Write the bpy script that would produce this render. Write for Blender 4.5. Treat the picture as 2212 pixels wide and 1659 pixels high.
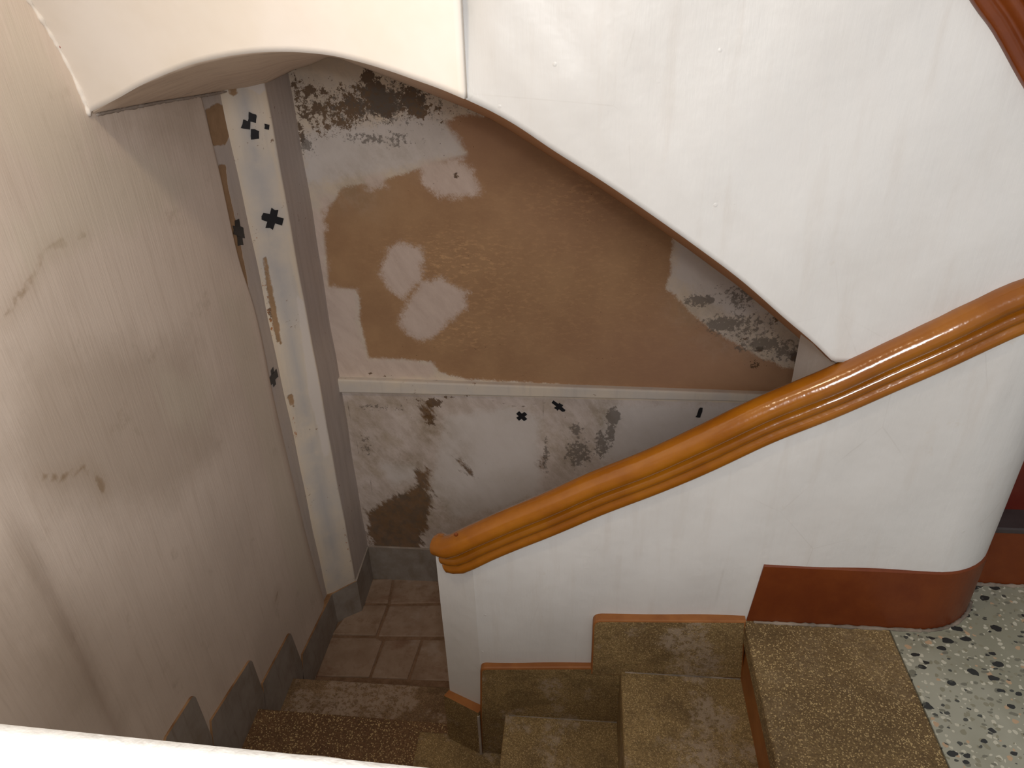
import bpy, bmesh, math, random
import numpy as np
from mathutils import Vector, Matrix

random.seed(7)
for _o in list(bpy.data.objects):
    bpy.data.objects.remove(_o, do_unlink=True)
scene = bpy.context.scene
COL = scene.collection

# ------------------------------------------------------------------ camera
F_PX, PITCH, ROLL, YAW, EYE = 1610.1, 30.602, -1.69, 6.023, 1.2287
_p, _r, _y = (math.radians(v) for v in (PITCH, ROLL, YAW))
FWD = np.array([-math.sin(_y)*math.cos(_p), math.cos(_y)*math.cos(_p), -math.sin(_p)])
RGT = np.array([math.cos(_y), math.sin(_y), 0.0])
UPV = np.cross(RGT, FWD)
RGT, UPV = math.cos(_r)*RGT + math.sin(_r)*UPV, -math.sin(_r)*RGT + math.cos(_r)*UPV
CAM = np.array([0.0, 0.0, EYE])
cam_data = bpy.data.cameras.new('camera')
cam = bpy.data.objects.new('camera', cam_data)
COL.objects.link(cam)
M = Matrix.Identity(4)
for i in range(3):
    M[i][0], M[i][1], M[i][2], M[i][3] = RGT[i], UPV[i], -FWD[i], CAM[i]
cam.matrix_world = M
cam_data.sensor_fit = 'HORIZONTAL'
cam_data.sensor_width = 36.0
cam_data.lens = F_PX*36.0/2212.0
cam_data.clip_start = 0.01
scene.camera = cam

# ------------------------------------------------------------------ world, lamps, exposure
scene.view_settings.view_transform = 'Standard'
scene.view_settings.look = 'None'
scene.view_settings.exposure = 0.0
scene.view_settings.gamma = 1.0
scene.view_settings.use_curve_mapping = False
world = bpy.data.worlds.new('stairwell_world')
scene.world = world
world.use_nodes = True
world.node_tree.nodes['Background'].inputs[0].default_value = (1.0, 0.98, 0.96, 1)
world.node_tree.nodes['Background'].inputs[1].default_value = 0.41

def area_lamp(name, loc, target, size, power, color):
    d = bpy.data.lights.new(name, 'AREA')
    d.shape = 'DISK'; d.size = size; d.energy = power; d.color = color
    o = bpy.data.objects.new(name, d); COL.objects.link(o)
    o.location = loc
    o.rotation_euler = (Vector(target) - Vector(loc)).to_track_quat('-Z', 'Y').to_euler()
    return o
# the camera's flash, just above and right of the lens
_fl = CAM + RGT*0.035 + UPV*0.05 - FWD*0.01
area_lamp('flash_lamp', _fl, _fl + FWD*1.0, 0.03, 2.2, (1.0, 0.985, 0.97))
# warm lamp of the stairwell, high up at the left on the photographer's side
area_lamp('stair_lamp', (-0.42, 0.45, 1.95), (-0.85, 1.25, 0.95), 0.15, 5.5, (1.0, 0.80, 0.54))

# added fill lamp behind the camera, brightening the back wall and stairwell
area_lamp('added_fill_lamp', (0.08, -0.45, 1.48), (0.05, 1.3, 0.1), 0.35, 17.5, (1.0, 0.975, 0.95))

# ------------------------------------------------------------------ helpers
def ray(px, py):
    return FWD + RGT*(px-1106.0)/F_PX - UPV*(py-829.5)/F_PX
def on(axis, v, px, py):
    d = ray(px, py)
    return CAM + d*((v-CAM[axis])/d[axis])
def onx(v, q): return on(0, v, *q)
def ony(v, q): return on(1, v, *q)
def onz(v, q): return on(2, v, *q)

def tag(o, label=None, cat=None, group=None, kind=None):
    if label: o['label'] = label
    if cat: o['category'] = cat
    if group: o['group'] = group
    if kind: o['kind'] = kind
    return o
def empty(name, loc):
    o = bpy.data.objects.new(name, None); COL.objects.link(o); o.location = loc
    o.empty_display_size = 0.1
    return o
def root_of(o):
    v = Vector((0, 0, 0))
    while o:
        v += Vector(o.location); o = o.parent
    return v
def link(name, me, mat=None, parent=None, smooth=False):
    o = bpy.data.objects.new(name, me); COL.objects.link(o)
    if mat:
        for m in (mat if isinstance(mat, (list, tuple)) else [mat]): me.materials.append(m)
    if parent:
        o.parent = parent; o.location = -root_of(parent)
    if smooth:
        for p in me.polygons: p.use_smooth = True
    return o
def pydata(name, v, f, mat, parent=None, smooth=False, midx=None):
    me = bpy.data.meshes.new(name)
    me.from_pydata([tuple(map(float, p)) for p in v], [], f)
    me.update()
    o = link(name, me, mat, parent, smooth)
    if midx: me.polygons.foreach_set('material_index', midx)
    return o
def recalc(o):
    bm = bmesh.new(); bm.from_mesh(o.data)
    bmesh.ops.recalc_face_normals(bm, faces=bm.faces); bm.to_mesh(o.data); bm.free()
    return o
def prism(name, pts, vec, mat, parent=None, bevel=0.0, seg=2, smooth=False):
    """polygon pts (3-D, planar) extruded by vec"""
    n = len(pts); pts = [np.array(p, float) for p in pts]; vec = np.array(vec, float)
    v = pts + [p+vec for p in pts]
    f = [list(range(n)), list(range(2*n-1, n-1, -1))] + [[i, i+n, (i+1) % n+n, (i+1) % n] for i in range(n)]
    o = recalc(pydata(name, v, f, mat, parent, smooth))
    if bevel:
        bm = bmesh.new(); bm.from_mesh(o.data)
        bmesh.ops.bevel(bm, geom=list(bm.edges), offset=bevel, segments=seg, profile=0.5, affect='EDGES', clamp_overlap=True)
        bm.to_mesh(o.data); bm.free()
    return o
def box(name, a, b, mat, parent=None, bevel=0.0, seg=2):
    (x0, y0, z0), (x1, y1, z1) = a, b
    return prism(name, [(x0, y0, z0), (x1, y0, z0), (x1, y1, z0), (x0, y1, z0)], (0, 0, z1-z0), mat, parent, bevel, seg)
def round_poly(pts, radii, n=5):
    """round the corners of a 2-D polygon"""
    out = []; N = len(pts)
    for i, p in enumerate(pts):
        r = radii[i] if isinstance(radii, (list, tuple)) else radii
        p = np.array(p, float)
        if r <= 0: out.append(p); continue
        a = np.array(pts[i-1], float)-p; b = np.array(pts[(i+1) % N], float)-p
        a /= np.linalg.norm(a); b /= np.linalg.norm(b)
        for k in range(n+1):
            t = k/n
            out.append(p + a*r*(1-t)**2 + b*r*t**2)
    return out
def sdf_poly(P, poly):
    """signed distance (positive inside) of points P (N,2) to a polygon"""
    poly = np.array(poly, float); d = np.full(len(P), 1e9); ins = np.zeros(len(P), bool)
    for i in range(len(poly)):
        a, b = poly[i-1], poly[i]; e = b-a; w = P-a
        t = np.clip((w@e)/max(e@e, 1e-12), 0, 1)
        d = np.minimum(d, np.hypot(*(w-t[:, None]*e).T))
        c = (a[1] > P[:, 1]) != (b[1] > P[:, 1])
        xx = a[0]+(P[:, 1]-a[1])*(b[0]-a[0])/((b[1]-a[1]) if b[1] != a[1] else 1e-12)
        ins ^= c & (P[:, 0] < xx)
    return np.where(ins, d, -d)
def dist_line(P, pl):
    pl = np.array(pl, float); d = np.full(len(P), 1e9)
    for a, b in zip(pl[:-1], pl[1:]):
        e = b-a; w = P-a; t = np.clip((w@e)/max(e@e, 1e-12), 0, 1)
        d = np.minimum(d, np.hypot(*(w-t[:, None]*e).T))
    return d
def set_attr(o, name, val):
    at = o.data.attributes.new(name, 'FLOAT', 'POINT')
    at.data.foreach_set('value', np.asarray(val, np.float32))
def grid(name, us, vs, fn, mat, parent=None, smooth=True):
    U, V = np.meshgrid(us, vs); nu, nv = len(us), len(vs)
    v = [fn(a, b) for a, b in zip(U.ravel(), V.ravel())]
    f = [(j*nu+i, j*nu+i+1, (j+1)*nu+i+1, (j+1)*nu+i) for j in range(nv-1) for i in range(nu-1)]
    return pydata(name, v, f, mat, parent, smooth)
def interp(xs, ys):
    xs = np.array(xs, float); ys = np.array(ys, float)
    # monotone-ish cubic (Catmull-Rom in x)
    m = np.gradient(ys, xs)
    def g(x):
        x = float(np.clip(x, xs[0], xs[-1])); i = min(int(np.searchsorted(xs, x, side='right'))-1, len(xs)-2)
        h = xs[i+1]-xs[i]; t = (x-xs[i])/h
        return float((2*t**3-3*t*t+1)*ys[i]+(t**3-2*t*t+t)*h*m[i]+(-2*t**3+3*t*t)*ys[i+1]+(t**3-t*t)*h*m[i+1])
    return g

# ------------------------------------------------------------------ node materials
def srgb(r, g, b):
    c = [x/255.0 for x in (r, g, b)]
    return tuple(x/12.92 if x <= 0.04045 else ((x+0.055)/1.055)**2.4 for x in c) + (1.0,)
class Mat:
    def __init__(s, name, rough=0.6, spec=0.4):
        s.m = bpy.data.materials.new(name); s.m.use_nodes = True
        s.t = s.m.node_tree; s.b = s.t.nodes['Principled BSDF']
        s.b.inputs['Roughness'].default_value = rough
        s.b.inputs['Specular IOR Level'].default_value = spec
        s.co = s.t.nodes.new('ShaderNodeTexCoord').outputs['Object']
    def put(s, sock, v):
        if isinstance(v, bpy.types.NodeSocket): s.t.links.new(v, sock)
        else: sock.default_value = v
    def math(s, op, a, b=None, c=None):
        n = s.t.nodes.new('ShaderNodeMath'); n.operation = op
        for i, v in enumerate((a, b, c)):
            if v is not None: s.put(n.inputs[i], v)
        return n.outputs[0]
    def attr(s, name):
        n = s.t.nodes.new('ShaderNodeAttribute'); n.attribute_name = name
        return n.outputs['Fac']
    def vec(s, scale=(1, 1, 1), rot=(0, 0, 0)):
        n = s.t.nodes.new('ShaderNodeMapping'); n.inputs['Scale'].default_value = scale
        n.inputs['Rotation'].default_value = rot
        s.t.links.new(s.co, n.inputs['Vector']); return n.outputs[0]
    def noise(s, scale, detail=4, rough=0.6, vec=None, dist=0.0):
        n = s.t.nodes.new('ShaderNodeTexNoise')
        n.inputs['Scale'].default_value = scale; n.inputs['Detail'].default_value = detail
        n.inputs['Roughness'].default_value = rough; n.inputs['Distortion'].default_value = dist
        s.t.links.new(vec or s.co, n.inputs['Vector']); return n.outputs['Fac']
    def voro(s, scale, feature='F1', out='Distance', vec=None, rand=1.0):
        n = s.t.nodes.new('ShaderNodeTexVoronoi'); n.feature = feature
        n.inputs['Scale'].default_value = scale; n.inputs['Randomness'].default_value = rand
        s.t.links.new(vec or s.co, n.inputs['Vector']); return n.outputs[out]
    def step(s, v, lo, hi, a=0.0, b=1.0):
        n = s.t.nodes.new('ShaderNodeMapRange'); n.interpolation_type = 'SMOOTHSTEP'
        s.put(n.inputs[0], v); n.inputs[1].default_value = lo; n.inputs[2].default_value = hi
        n.inputs[3].default_value = a; n.inputs[4].default_value = b
        return n.outputs[0]
    def mix(s, fac, a, b, blend='MIX'):
        n = s.t.nodes.new('ShaderNodeMix'); n.data_type = 'RGBA'; n.blend_type = blend
        s.put(n.inputs[0], fac); s.put(n.inputs[6], a); s.put(n.inputs[7], b)
        return n.outputs[2]
    def mul(s, a, b): return s.math('MULTIPLY', a, b)
    def add(s, a, b): return s.math('ADD', a, b)
    def sdmask(s, name, noise, amp, w):
        """mask of a painted patch: signed distance pushed about by noise"""
        return s.step(s.add(s.attr(name), s.mul(s.add(noise, -0.5), amp)), -w, w)
    def color(s, c): s.put(s.b.inputs['Base Color'], c); return s
    def rough(s, v): s.put(s.b.inputs['Roughness'], v); return s
    def bump(s, h, strength=0.3, dist=0.005):
        n = s.t.nodes.new('ShaderNodeBump'); n.inputs['Strength'].default_value = strength
        n.inputs['Distance'].default_value = dist
        s.t.links.new(h, n.inputs['Height']); s.t.links.new(n.outputs[0], s.b.inputs['Normal']); return s

def mat_white():
    k = Mat('white_paint', 0.42, 0.45)
    big = k.noise(3.0, 5, 0.6); streak = k.noise(9, 4, 0.55, k.vec((4, 4, 0.5)))
    brush = k.noise(60, 3, 0.6, k.vec((2.5, 2.5, 0.25)))
    lump = k.noise(26, 3, 0.5)
    c = k.mix(k.step(big, 0.35, 0.7), srgb(208, 207, 206), srgb(200, 198, 196))
    c = k.mix(k.mul(k.step(streak, 0.52, 0.75), 0.25), c, srgb(190, 183, 176))
    spot = k.step(k.noise(5.5, 6, 0.7), 0.66, 0.72)
    c = k.mix(k.mul(spot, 0.3), c, srgb(186, 172, 152))
    crack = k.step(k.voro(4.2, 'DISTANCE_TO_EDGE', vec=k.vec((1, 1, 1))), 0.0, 0.006, 1, 0)
    c = k.mix(k.mul(k.mul(crack, k.step(big, 0.5, 0.62)), 0.25), c, srgb(170, 164, 158))
    h = k.add(k.mul(brush, 0.2), k.add(k.mul(lump, 0.7), k.mul(big, 1.5)))
    pim = k.step(k.voro(34), 0.05, 0.13, 1, 0)
    h = k.add(h, k.mul(k.mul(pim, k.step(k.noise(7, 2), 0.6, 0.66)), 0.5))
    return k.color(c).bump(h, 0.28, 0.006).rough(k.step(big, 0.3, 0.7, 0.36, 0.5)).m
def mat_cream():
    k = Mat('cream_paint', 0.6, 0.3)
    big = k.noise(4, 4); fine = k.noise(40, 3, 0.6)
    c = k.mix(k.step(big, 0.35, 0.7), srgb(238, 232, 226), srgb(232, 224, 214))
    return k.color(c).bump(k.add(k.mul(fine, 0.3), big), 0.25, 0.005).m
def mat_rim():
    k = Mat('near_wall_paint', 0.5, 0.4)
    c = k.mix(k.noise(6, 4), srgb(238, 238, 238), srgb(228, 228, 226))
    return k.color(c).bump(k.noise(45, 4), 0.3, 0.006).m
def mat_left():
    k = Mat('left_wall_plaster', 0.9, 0.1)
    sv = k.vec((7, 7, 0.45), (math.radians(-7), 0, 0))
    streak = k.noise(5.5, 5, 0.65, sv); fine = k.noise(22, 3, 0.6, sv); big = k.noise(2.4, 4, 0.55)
    c = k.mix(k.step(big, 0.3, 0.7), srgb(226, 212, 200), srgb(211, 197, 185))
    c = k.mix(k.mul(k.step(streak, 0.45, 0.75), 0.3), c, srgb(196, 180, 166))
    c = k.mix(k.mul(k.step(fine, 0.5, 0.8), 0.18), c, srgb(184, 168, 153))
    c = k.mix(k.mul(k.step(k.noise(9, 5, 0.7), 0.6, 0.75), 0.3), c, srgb(150, 134, 112))
    # tide marks left by water, and dirt plus painted shade at the fold and soffit
    nz = k.noise(14, 5, 0.7)
    ln = k.add(k.attr('tide'), k.mul(k.add(nz, -0.5), 0.035))
    c = k.mix(k.mul(k.step(ln, 0.0, 0.010, 1, 0), 0.65), c, srgb(146, 118, 84))
    c = k.mix(k.mul(k.step(ln, 0.0, 0.04, 1, 0), 0.15), c, srgb(150, 124, 92))
    dn = k.sdmask('dirt_and_shade', nz, 0.12, 0.06)
    c = k.mix(k.mul(dn, 0.32), c, srgb(150, 132, 112))
    wn = k.sdmask('fresh', k.noise(10, 5, 0.6, sv), 0.12, 0.03)
    c = k.mix(k.mul(wn, 0.5), c, srgb(212, 202, 186))
    h = k.add(k.mul(fine, 0.2), k.add(k.mul(streak, 0.5), big))
    return k.color(c).bump(h, 0.25, 0.005).m
def mat_old_wall(name='old_plaster'):
    k = Mat(name, 0.75, 0.2)
    sv = k.vec((5, 5, 0.5))
    st = k.noise(7, 4, 0.6, sv); sp = k.noise(70, 4, 0.65); big = k.noise(5, 4)
    c = k.mix(k.step(big, 0.35, 0.65), srgb(220, 208, 192), srgb(206, 199, 192))
    c = k.mix(k.mul(k.step(st, 0.5, 0.75), 0.4), c, srgb(192, 184, 176))
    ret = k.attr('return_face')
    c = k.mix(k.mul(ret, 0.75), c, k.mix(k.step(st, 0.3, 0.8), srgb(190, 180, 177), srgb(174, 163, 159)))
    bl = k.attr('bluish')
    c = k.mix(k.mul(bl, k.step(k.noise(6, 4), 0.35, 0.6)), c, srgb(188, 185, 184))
    ed = k.mul(k.attr('edge_band'), k.step(k.noise(25, 4, 0.7, k.vec((1, 1, 0.3))), 0.3, 0.5))
    c = k.mix(k.mul(ed, 0.8), c, srgb(222, 206, 184))
    fl = k.math('GREATER_THAN', k.add(k.noise(60, 7, 0.78), k.mul(k.attr('flake'), 0.45)), 0.80)
    c = k.mix(k.mul(fl, 0.9), c, k.mix(k.step(k.noise(30, 3), 0.42, 0.58), srgb(92, 66, 48), srgb(176, 112, 56)))
    rust = k.mul(k.step(sp, 0.64, 0.68), k.step(k.noise(8, 3), 0.5, 0.62))
    c = k.mix(k.mul(rust, 0.8), c, srgb(120, 84, 58))
    ex = k.sdmask('exposed', k.noise(40, 4, 0.7), 0.012, 0.002)
    brk = k.mix(k.noise(35, 5, 0.7), srgb(132, 108, 80), srgb(186, 152, 120))
    c = k.mix(ex, c, brk)
    wp = k.sdmask('filler', k.noise(40, 3, 0.7), 0.01, 0.003)
    c = k.mix(wp, c, srgb(216, 208, 202))
    h = k.add(k.mul(sp, 0.4), k.mul(ex, -1.5))
    return k.color(c).bump(h, 0.4, 0.004).m
def mat_back():
    k = Mat('back_wall_paint', 0.7, 0.25)
    n1 = k.noise(28, 6, 0.75); n2 = k.noise(9, 5, 0.65); fine = k.noise(120, 4, 0.7)
    sd = k.vec((1, 1, 1), (0, math.radians(35), 0))
    n = k.t.nodes.new('ShaderNodeMapping'); n.inputs['Scale'].default_value = (2.2, 1, 0.8)
    k.t.links.new(sd, n.inputs['Vector']); brush = k.noise(11, 8, 0.72, n.outputs[0])
    ne = k.add(k.mul(n1, 0.55), k.add(k.mul(k.noise(130, 5, 0.75, n.outputs[0]), 0.3), k.mul(fine, 0.15)))
    # bare, whitish old plaster
    c = k.mix(k.step(n2, 0.35, 0.65), srgb(220, 204, 184), srgb(208, 196, 184))
    c = k.mix(k.mul(k.step(brush, 0.5, 0.7), 0.35), c, srgb(176, 164, 156))
    # lower dado: grey scraped plaster
    dd = k.attr('dado')
    dc = k.mix(k.step(brush, 0.35, 0.7), srgb(214, 202, 196), srgb(194, 180, 172))
    dc = k.mix(k.mul(k.step(n2, 0.5, 0.7), 0.6), dc, srgb(180, 164, 144))
    c = k.mix(k.step(dd, -0.002, 0.002), c, dc)
    # brown paint field
    br = k.mix(k.step(n2, 0.3, 0.7), srgb(176, 140, 104), srgb(164, 128, 95))
    br = k.mix(k.mul(k.attr('pinkish'), 0.5), br, srgb(172, 130, 108))
    scr = k.mul(k.step(k.noise(60, 5, 0.75, k.vec((0.6, 1, 1.6), (0, 0.4, 0))), 0.50, 0.62), k.attr('scuff'))
    br = k.mix(k.mul(scr, 0.75), br, srgb(208, 166, 122))
    bm_ = k.sdmask('brown', ne, 0.075, 0.006)
    c = k.mix(bm_, c, br)
    # cool white filler and pale pink filler brushed over it
    c = k.mix(k.mul(k.sdmask('white', ne, 0.14, 0.02), 0.85), c, k.mix(n2, srgb(220, 214, 212), srgb(206, 198, 192)))
    c = k.mix(k.mul(k.sdmask('pink', ne, 0.12, 0.014), 0.94), c, k.mix(k.step(brush, 0.3, 0.75), srgb(218, 200, 188), srgb(202, 182, 170)))
    c = k.mix(k.mul(k.attr('grime'), k.step(brush, 0.35, 0.62, 0.35, 0.9)), c, k.mix(k.step(n1, 0.4, 0.6), srgb(150, 134, 112), srgb(176, 160, 144)))
    # damp brown dirt low down
    dm = k.sdmask('damp', k.noise(20, 5, 0.7, n.outputs[0]), 0.13, 0.012)
    c = k.mix(k.mul(dm, 0.9), c, k.mix(k.step(n1, 0.4, 0.62), srgb(116, 86, 56), srgb(92, 74, 54)))
    # mould and flaking: speckled where the density is high
    mo = k.math('GREATER_THAN', k.add(k.add(k.mul(k.noise(46, 8, 0.78), 0.7), k.mul(k.noise(120, 5, 0.7), 0.3)), k.mul(k.attr('mould'), 0.45)), 0.755)
    c = k.mix(k.mul(mo, 0.9), c, k.mix(k.step(n2, 0.4, 0.6), srgb(84, 64, 48), srgb(104, 78, 50)))
    gm = k.math('GREATER_THAN', k.add(k.noise(70, 8, 0.78), k.mul(k.attr('grey_mould'), 0.52)), 0.76)
    c = k.mix(k.mul(gm, 0.75), c, srgb(104, 96, 88))
    cr = k.step(k.add(k.attr('crack'), k.mul(k.add(n1, -0.5), 0.008)), 0.0, 0.0035, 1, 0)
    c = k.mix(k.mul(cr, k.step(k.noise(30, 3), 0.4, 0.6, 0.25, 0.8)), c, srgb(98, 84, 72))
    ru = k.step(k.voro(55), 0.05, 0.09, 1, 0)
    c = k.mix(k.mul(k.mul(ru, k.step(k.noise(6, 2), 0.57, 0.6)), 0.8), c, srgb(78, 54, 38))
    h = k.add(k.mul(fine, 0.25), k.add(k.mul(n1, 0.5), k.mul(mo, -1.0)))
    return k.color(c).bump(h, 0.35, 0.004).m
def mat_soffit():
    k = Mat('soffit_paint', 0.8, 0.2)
    sv = k.vec((1.2, 4, 1))
    n = k.noise(6, 4, 0.6, sv); big = k.noise(3, 3)
    lf = k.step(k.attr('along'), 0.42, 0.60)
    c = k.mix(k.step(n, 0.4, 0.7), srgb(240, 224, 208), srgb(226, 208, 192))
    c = k.mix(k.mul(k.step(k.noise(7, 4, 0.7, sv), 0.62, 0.66), 0.6), c, srgb(190, 180, 168))
    c = k.mix(lf, c, k.mix(n, srgb(212, 162, 122), srgb(190, 140, 102)))
    return k.color(c).bump(n, 0.3, 0.005).m
def mat_grit(name, a, b, pale, gscale=330, wear=1.0, fleck=0.5):
    """washed-grit stair facing: tiny pebbles in dark cement, with pale worn cement film"""
    k = Mat(name, 0.7, 0.3)
    cell = k.voro(gscale, 'F1', 'Color'); d = k.voro(gscale, 'F1', 'Distance')
    n = k.t.nodes.new('ShaderNodeSeparateColor'); k.t.links.new(cell, n.inputs[0])
    big = k.noise(5, 5, 0.65); mid = k.noise(16, 6, 0.7)
    c = k.mix(k.step(big, 0.35, 0.7), a, b)
    c = k.mix(k.step(n.outputs[0], 0.0, 1.0, 0.0, 0.55), c, srgb(66, 50, 34))
    c = k.mix(k.mul(k.step(n.outputs[1], 0.86, 0.9), fleck), c, srgb(200, 176, 128))
    if wear > 0:
        dk = k.step(k.noise(11, 5, 0.7, k.vec((1, 1.3, 1.2), (0.3, 0.2, 0.9))), 0.5, 0.66)
        c = k.mix(k.mul(dk, 0.4), c, srgb(74, 58, 36))
        base = k.add(k.mul(mid, 0.5), k.mul(k.noise(4.5, 3, 0.5), 0.65))
        w = k.step(base, 0.575, 0.66)
        pit = k.step(k.noise(75, 6, 0.75), 0.44, 0.52)
        w = k.mul(w, k.add(k.mul(pit, 0.75), k.step(base, 0.66, 0.76, 0.1, 0.25)))
        c = k.mix(k.mul(w, wear), c, pale)
    h = k.add(k.step(d, 0.0, 0.6, 1, 0), k.mul(mid, 0.5))
    return k.color(c).bump(h, 0.35, 0.002).m
def mat_cement():
    k = Mat('cement_skirting', 0.6, 0.35)
    n = k.noise(8, 5, 0.65); s = k.noise(20, 4, 0.6, k.vec((1, 3, 0.4)))
    c = k.mix(k.step(n, 0.35, 0.7), srgb(160, 153, 147), srgb(138, 128, 118))
    c = k.mix(k.mul(k.step(s, 0.5, 0.75), 0.5), c, srgb(122, 108, 92))
    return k.color(c).bump(k.noise(80, 3), 0.2, 0.002).m
def mat_slab():
    k = Mat('worn_stone', 0.55, 0.35)
    oi = k.t.nodes.new('ShaderNodeObjectInfo').outputs['Random']
    n = k.noise(6, 5, 0.65); m = k.noise(22, 6, 0.7)
    c = k.mix(k.step(n, 0.35, 0.65), srgb(172, 150, 132), srgb(146, 122, 102))
    c = k.mix(k.mul(k.step(m, 0.5, 0.68), 0.6), c, srgb(128, 100, 78))
    c = k.mix(k.mul(k.step(k.noise(9, 4, 0.6), 0.56, 0.7), 0.55), c, srgb(178, 162, 150))
    c = k.mix(k.mul(k.step(k.noise(34, 4, 0.7), 0.68, 0.72), 0.6), c, srgb(184, 168, 154))
    c = k.mix(k.mul(oi, 0.35), c, srgb(168, 146, 130))
    rd = k.step(k.noise(5, 5, 0.7, k.vec((1, 1.6, 1), (0, 0, 0.5))), 0.52, 0.66)
    c = k.mix(k.mul(rd, 0.5), c, srgb(124, 86, 64))
    return k.color(c).bump(k.add(k.mul(n, 2), m), 0.35, 0.004).m
def mat_joint():
    k = Mat('dirty_mortar', 0.8, 0.2)
    n = k.noise(25, 5, 0.7)
    return k.color(k.mix(k.step(n, 0.35, 0.65), srgb(148, 120, 98), srgb(124, 98, 76))).bump(n, 0.4, 0.003).m
def mat_gloss(name, a, b, rough=0.18):
    k = Mat(name, rough, 0.5)
    n = k.noise(10, 4, 0.6); lump = k.noise(75, 2, 0.5); long_ = k.noise(18, 3, 0.5)
    c = k.mix(k.step(n, 0.3, 0.7), a, b)
    c = k.mix(k.mul(k.step(k.noise(70, 5, 0.7), 0.68, 0.72), 0.35), c, srgb(96, 50, 20))
    k.b.inputs['Coat Weight'].default_value = 0.35
    k.b.inputs['Coat Roughness'].default_value = 0.10
    return k.color(c).bump(k.add(k.mul(lump, 0.5), long_), 0.28, 0.004).m
def mat_paint(name, a, b, rough=0.45):
    k = Mat(name, rough, 0.4)
    n = k.noise(12, 5, 0.65)
    return k.color(k.mix(k.step(n, 0.3, 0.7), a, b)).bump(k.noise(60, 3), 0.12, 0.003).m
def mat_terrazzo():
    k = Mat('terrazzo', 0.35, 0.45)
    wob = k.t.nodes.new('ShaderNodeVectorMath'); wob.operation = 'ADD'
    nn = k.t.nodes.new('ShaderNodeTexNoise'); nn.inputs['Scale'].default_value = 60
    k.t.links.new(k.co, nn.inputs['Vector'])
    sc = k.t.nodes.new('ShaderNodeVectorMath'); sc.operation = 'SCALE'; sc.inputs['Scale'].default_value = 0.012
    k.t.links.new(nn.outputs['Color'], sc.inputs[0])
    k.t.links.new(k.co, wob.inputs[0]); k.t.links.new(sc.outputs[0], wob.inputs[1])
    def chips(scale, lo, keep, col, c, vec):
        d = k.voro(scale, 'F1', 'Distance', vec); cc = k.voro(scale, 'F1', 'Color', vec)
        s = k.t.nodes.new('ShaderNodeSeparateColor'); k.t.links.new(cc, s.inputs[0])
        size = k.step(s.outputs[1], 0, 1, lo*0.5, lo)
        m = k.mul(k.math('LESS_THAN', d, size), k.math('LESS_THAN', s.outputs[0], keep))
        return k.mix(m, c, col)
    v = wob.outputs[0]
    big = k.noise(4, 4)
    c = k.mix(k.step(big, 0.35, 0.65), srgb(156, 156, 142), srgb(136, 136, 120))
    c = chips(95, 0.42, 0.55, srgb(186, 184, 168), c, v)
    c = chips(80, 0.40, 0.45, srgb(132, 130, 112), c, v)
    c = chips(70, 0.36, 0.16, srgb(176, 150, 122), c, v)
    m1 = k.t.nodes.new('ShaderNodeMapping'); m1.inputs['Location'].default_value = (3.1, 1.7, 0); m1.inputs['Rotation'].default_value = (0, 0, 0.6)
    m1.inputs['Scale'].default_value = (1.0, 1.5, 1)
    k.t.links.new(v, m1.inputs['Vector'])
    c = chips(58, 0.40, 0.40, srgb(112, 112, 100), c, m1.outputs[0])
    c = chips(36, 0.44, 0.46, srgb(44, 46, 46), c, m1.outputs[0])
    c = chips(64, 0.34, 0.22, srgb(70, 72, 68), c, m1.outputs[0])
    return k.color(c).bump(big, 0.05, 0.002).m

WHITE, CREAM, RIM, LEFT, OLD, BACK, SOFFIT = mat_white(), mat_cream(), mat_rim(), mat_left(), mat_old_wall(), mat_back(), mat_soffit()
GRIT = mat_grit('brown_grit', srgb(152, 128, 86), srgb(124, 102, 68), srgb(164, 148, 130), 520, 0.75, 0.5)
GRIT_DARK = mat_grit('red_brown_grit', srgb(138, 106, 76), srgb(112, 84, 60), srgb(120, 100, 80), 340, 0.0, 0.8)
GRIT_PALE = mat_grit('worn_grit', srgb(154, 128, 100), srgb(130, 104, 78), srgb(180, 162, 146), 480, 0.8, 0.25)
GRIT_TOP = mat_grit('dark_grit', srgb(134, 112, 76), srgb(108, 88, 58), srgb(140, 122, 96), 480, 0.3, 0.7)
CEMENT, SLAB, JOINT, TERRAZZO = mat_cement(), mat_slab(), mat_joint(), mat_terrazzo()
ORANGE = mat_gloss('orange_brown_gloss', srgb(150, 91, 15), srgb(132, 75, 12))
SHADED_RAIL_AND_NAIL = mat_gloss('shaded_rail_and_nail_gloss', srgb(118, 58, 20), srgb(100, 46, 16))  # upper rail's dimness put into a darker gloss; also the nail head's brown
EDGE = mat_paint('orange_edge_paint', srgb(150, 96, 48), srgb(130, 78, 36), 0.5)
CREAMEDGE = mat_paint('tan_edge_paint', srgb(176, 140, 104), srgb(120, 84, 54), 0.6)
RED = mat_paint('red_brown_paint', srgb(110, 52, 18), srgb(98, 42, 14), 0.4)
REDDARK = mat_paint('dark_red_paint', srgb(96, 34, 22), srgb(84, 28, 20), 0.35)
DARK = mat_paint('dark_stone', srgb(66, 58, 58), srgb(54, 46, 46), 0.3)
TAPE = mat_paint('black_tape', srgb(26, 26, 30), srgb(34, 34, 38), 0.4)
GROUT = mat_paint('pale_grout', srgb(178, 168, 160), srgb(150, 138, 128), 0.7)

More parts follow.
